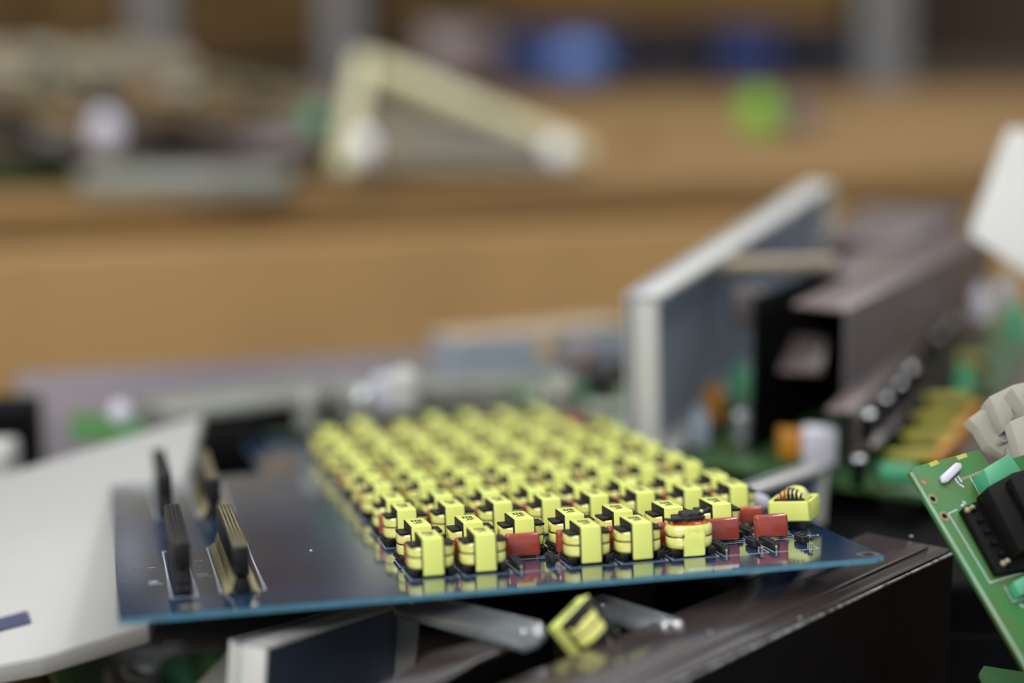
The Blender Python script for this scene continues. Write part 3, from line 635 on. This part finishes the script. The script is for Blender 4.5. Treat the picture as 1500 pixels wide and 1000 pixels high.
# bottom left scrap
scrap(255, 1010, .80, (.3, .25, .5), greenb, .10, .06, lab='dark green scrap board in the lower left shadow')
for px, py, D, m, lab in ((262, 985, .80, teal, 'teal terminal block in the lower left shadow'), (215, 1000, .80, lilac, 'pale connector left of the teal block at the bottom'), (255, 960, .84, lilac, 'small pale cap above the teal block in the shadow'), (300, 978, .80, green, 'green plastic plug right of the teal block')):
    q = at(px, py, D); mb = MB(); s_ = .004 if py == 960 else .0065; mb.box(q.x-s_, q.x+s_, q.y-s_, q.y+s_, q.z-.02, q.z+s_, m, .001); tag(mb.build('plug'), lab, 'connector')
mb = MB(); mb.prism([at(-40, 985, .74), at(60, 975, .76), at(90, 1040, .74), at(-40, 1040, .72)], Vector((0, .002, -.01)), card3, .001); tag(mb.build('brown_scrap_piece'), 'brown scrap piece in the bottom left corner', 'scrap')
mb = MB(); mb.prism([at(335, 950, .76), at(346, 1040, .74), at(250, 1040, .74)], Vector((.002, .006, -.002)), greyg, .001); tag(mb.build('grey_scrap_plate'), 'grey scrap plate behind the white rimmed cover at bottom left', 'plate')
# dark bulk of cases deeper in the box that carry the pile
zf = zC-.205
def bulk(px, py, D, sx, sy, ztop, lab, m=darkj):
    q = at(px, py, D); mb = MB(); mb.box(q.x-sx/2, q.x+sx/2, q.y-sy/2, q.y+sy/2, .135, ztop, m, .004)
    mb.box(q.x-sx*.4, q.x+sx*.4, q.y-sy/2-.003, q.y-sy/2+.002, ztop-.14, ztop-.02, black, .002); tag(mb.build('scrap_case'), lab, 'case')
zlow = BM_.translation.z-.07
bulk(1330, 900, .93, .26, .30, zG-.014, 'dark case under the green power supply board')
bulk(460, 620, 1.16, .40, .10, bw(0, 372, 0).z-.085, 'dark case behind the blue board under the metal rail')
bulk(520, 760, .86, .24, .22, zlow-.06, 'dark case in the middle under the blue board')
# ================================================================ heap on the sorting table
hr = random.Random(11)
hm = [tan, olive, greyg, tan, olive, greyg, tan, olive, mauve, card3]
def table_pt(px, py): return onz(px, py, zB)
cells = []
for gx in range(4):
    for gy in range(3):
        lay = [2, 3, 3, 2][gx]+(1 if gy == 1 else 0)
        for lz in range(lay): cells.append((gx, gy, lz))
h0_ = onz(-150, 284, zB)
for k, (gx, gy, lz) in enumerate(cells):
    b = h0_+dirB*(gx*.118)+perpB*(.06+gy*.15)+dirB*hr.uniform(-.015, .015)
    z = zB+.012+lz*.03; px = 0
    e = empty('scrap_circuit_board', M=Matrix.Translation((b.x, b.y, z)) @ Euler((hr.uniform(-.05, .22), hr.uniform(-.15, .15), .3+hr.uniform(-.15, .15))).to_matrix().to_4x4())
    tag(e, 'old circuit board lying in the blurred heap on the far table', 'circuit board', 'scrap boards heaped on the far table')
    sx = hr.uniform(.09, .115); sy = hr.uniform(.10, .145); m = hm[k % len(hm)] if not (k % 9 == 7) else greenb
    MB().box(-sx/2, sx/2, -sy/2, sy/2, -.0016, 0, m).build('board_panel', e)
    for j in range(7):
        x = hr.uniform(-.42, .42)*sx; y = hr.uniform(-.4, .4)*sy; s = hr.uniform(.005, .014); mb = MB(); mb.box(x-s, x+s, y-s*.7, y+s*.7, 0, s*hr.uniform(.5, 1.3), hr.choice([olive, greyg, tan, tan, mauve, tan, olive, blk]), s*.15); mb.build('component', e)
for px, py, D, r, m, lab in ((155, 196, 1.60, .017, lilac, 'pale lilac round part on the left of the blurred heap'), (532, 216, 1.635, .0122, glintw, 'white ball painted as a shiny glint at the foot of the leaning frame'), (462, 178, 1.75, .013, teal, 'teal plastic part at the right of the heap'), (1112, 176, 2.35, .03, lime, 'lime green roll standing on the far table'), (1170, 176, 2.35, .026, mauve, 'mauve part right of the lime green roll'), (935, 216, 2.1, .02, card2, 'tan lump on the far table right of the leaning frame')):
    q = at(px, py, D); mb = MB(); mb.ball(q, r, m, (.85, .85, 1.15)); mb.cyl((q.x, q.y, zB), q, r*.3, tan, seg=16); tag(mb.build('scrap_part'), lab, 'scrap part')
q = at(300, 262, 1.62); mb = MB(); mb.box(q.x-.10, q.x+.07, q.y-.02, q.y+.03, zB, zB+.022, greyg, .003); tag(mb.build('metal_plate'), 'flat grey metal plate at the front of the blurred heap', 'plate')
# leaning framed board
fp = [(516, 96, 1.80), (545, 90, 1.80), (858, 226, 1.86), (846, 252, 1.80), (497, 258, 1.66)]
q = [at(*x) for x in fp]; e = empty('framed_panel', q[4]); tag(e, 'leaning panel with a cream frame beside the blurred heap on the far table', 'panel')
nn = (q[2]-q[0]).cross(q[4]-q[0]).normalized(); nn = nn if nn.y < 0 else -nn
mb = MB(); mb.prism(q, -nn*.006, mat('grey_brown_backing', (108, 96, 78), .6, scale=20), .001); world_build(mb, 'backing_panel', e)
def bar(a, b, w_, h_, m, n):
    d = (b-a).normalized(); s = d.cross(nn).normalized(); mb = MB(); mb.pbox(a-s*w_/2, b-a, s*w_, nn*h_, m, .001); return world_build(mb, n, e)
bar(q[1]+(q[4]-q[0])*.10, q[2]+(q[3]-q[2])*.3, .024, .012, cream, 'frame_bar')
bar(q[0]+(q[1]-q[0])*.4, q[4], .016, .012, cream, 'frame_bar')
bar(q[4]+(q[0]-q[4])*.06, q[3], .008, .008, tan, 'frame_bar')
bar(q[0]*.45+q[4]*.55+(q[2]-q[0])*.25, q[3]+(q[0]-q[3])*.12, .018, .006, mat('dark_grey_strip', (84, 86, 84), .5), 'grey_strip')
mb = MB(); mb.ball(at(818, 224, 1.80), .013, glintw); world_build(mb, 'glint_ball', e)  # white ball painted in for a bright glint on the frame
# ================================================================ posts, bins and cartons beyond
def poste(px, wpx, pyb, D, lab):
    b = at(px, pyb, D); wd = wpx/F*D; e = empty('rack_post', (b.x, b.y, 0)); tag(e, lab, 'post', 'rack uprights')
    MB().box(-wd/2, wd/2, -wd*.3, wd*.3, 0, 2.6, post, .003).build('upright', e); MB().box(-wd*.8, wd*.8, -wd*.7, wd*.7, 0, .008, post, .002).build('foot_plate', e)
poste(227, 58, 100, 3.25, 'grey rack upright behind the heap, leftmost of the three posts')
poste(503, 56, 100, 3.35, 'grey rack upright behind the cream framed panel')
poste(1293, 66, 100, 3.45, 'grey rack upright at the right, beyond the lime green roll')
def carton(x0, x1, y0, y1, D, m, lab, dep=.35, n='cardboard_carton', cat='carton', grp=None):
    a = at(x0, y1, D); wd = (x1-x0)/F*D; h = (y1-y0)/F*D
    e = empty(n, (a.x, a.y, a.z)); tag(e, lab, cat, grp)
    MB().box(0, wd, 0, dep, 0, h, m, .006).build('carton_body', e)
    if 'carton' in n:
        MB().box(wd*.46, wd*.54, -.001, dep, h*.7, h+.001, card2).build('tape_strip', e); MB().box(.002, wd-.002, -.002, dep*.48, h+.001, h+.006, m).build('lid_flap', e)
    else: MB().box(-.012, wd+.012, -.012, dep+.012, h*.86, h, m, .004).build('bin_rim', e)
# shelf carrying them
zs = at(0, 112, 3.7).z
sh = empty('storage_shelf', (-1.6, 3.7, 0)); tag(sh, 'low dark storage shelf along the back of the room', 'shelf')
MB().box(0, 2.75, -.05, .8, zs-.035, zs-.003, wallm, .003).build('shelf_board', sh)
for i in (.02, 1.4, 2.65):
    for j in (0, .72): MB().box(i, i+.05, j, j+.05, -0, zs-.035, wallm).build('leg', sh)
carton(-140, 30, -200, 104, 3.75, card3, 'brown carton on the back shelf at the far left')
carton(40, 196, -60, 84, 3.8, card3, 'brown carton left of the leftmost post')
carton(262, 474, -200, 88, 3.75, card3, 'brown carton between the two left posts')
carton(560, 640, -200, 60, 3.9, card3, 'brown carton right of the second post')
carton(640, 1230, -260, 26, 4.0, card3, 'long olive brown carton hanging over the blue bins', .3) if False else None
carton(742, 905, 52, 114, 3.7, bluep, 'blue plastic bin on the back shelf, left one with a pale patch', n='storage_bin', cat='bin')
carton(1062, 1138, 50, 108, 3.7, bluep, 'smaller blue plastic bin on the back shelf, left of the right post', n='storage_bin', cat='bin')
carton(930, 1026, 62, 110, 3.8, navy, 'dark navy bin between the two blue bins', n='storage_bin', cat='bin')
carton(1156, 1330, 56, 108, 3.8, navy, 'dark navy bin behind the right post', n='storage_bin', cat='bin')
q = at(846, 92, 3.55); tag(MB().ball(q, .05, lbluep, (1, .8, .8)).build('glove_bundle'), 'light blue bundle hanging on the left blue bin', 'bundle')
q = at(668, 86, 3.0); mb = MB(); mb.box(q.x-.06, q.x+.06, q.y, q.y+.1, q.z-.06, q.z+.05, mauve, .02); tag(mb.build('grey_bundle'), 'grey brown bundle beyond the top of the cream framed panel', 'bundle')
mb = MB(); q = at(600, 34, 4.3); wdt = 640/F*4.3; mb.box(q.x, q.x+wdt, q.y, q.y+.5, q.z, q.z+.9, card2, .01); tag(mb.build('stacked_carton'), 'long olive tan carton stack above and behind the blue bins', 'carton')
mb = MB(); q = at(1330, 110, 4.8); mb.box(q.x, q.x+.9, q.y, q.y+.5, 0, q.z+.9, wallm, .01); tag(mb.build('dark_cabinet'), 'dark brown cabinet in the upper right background', 'cabinet')
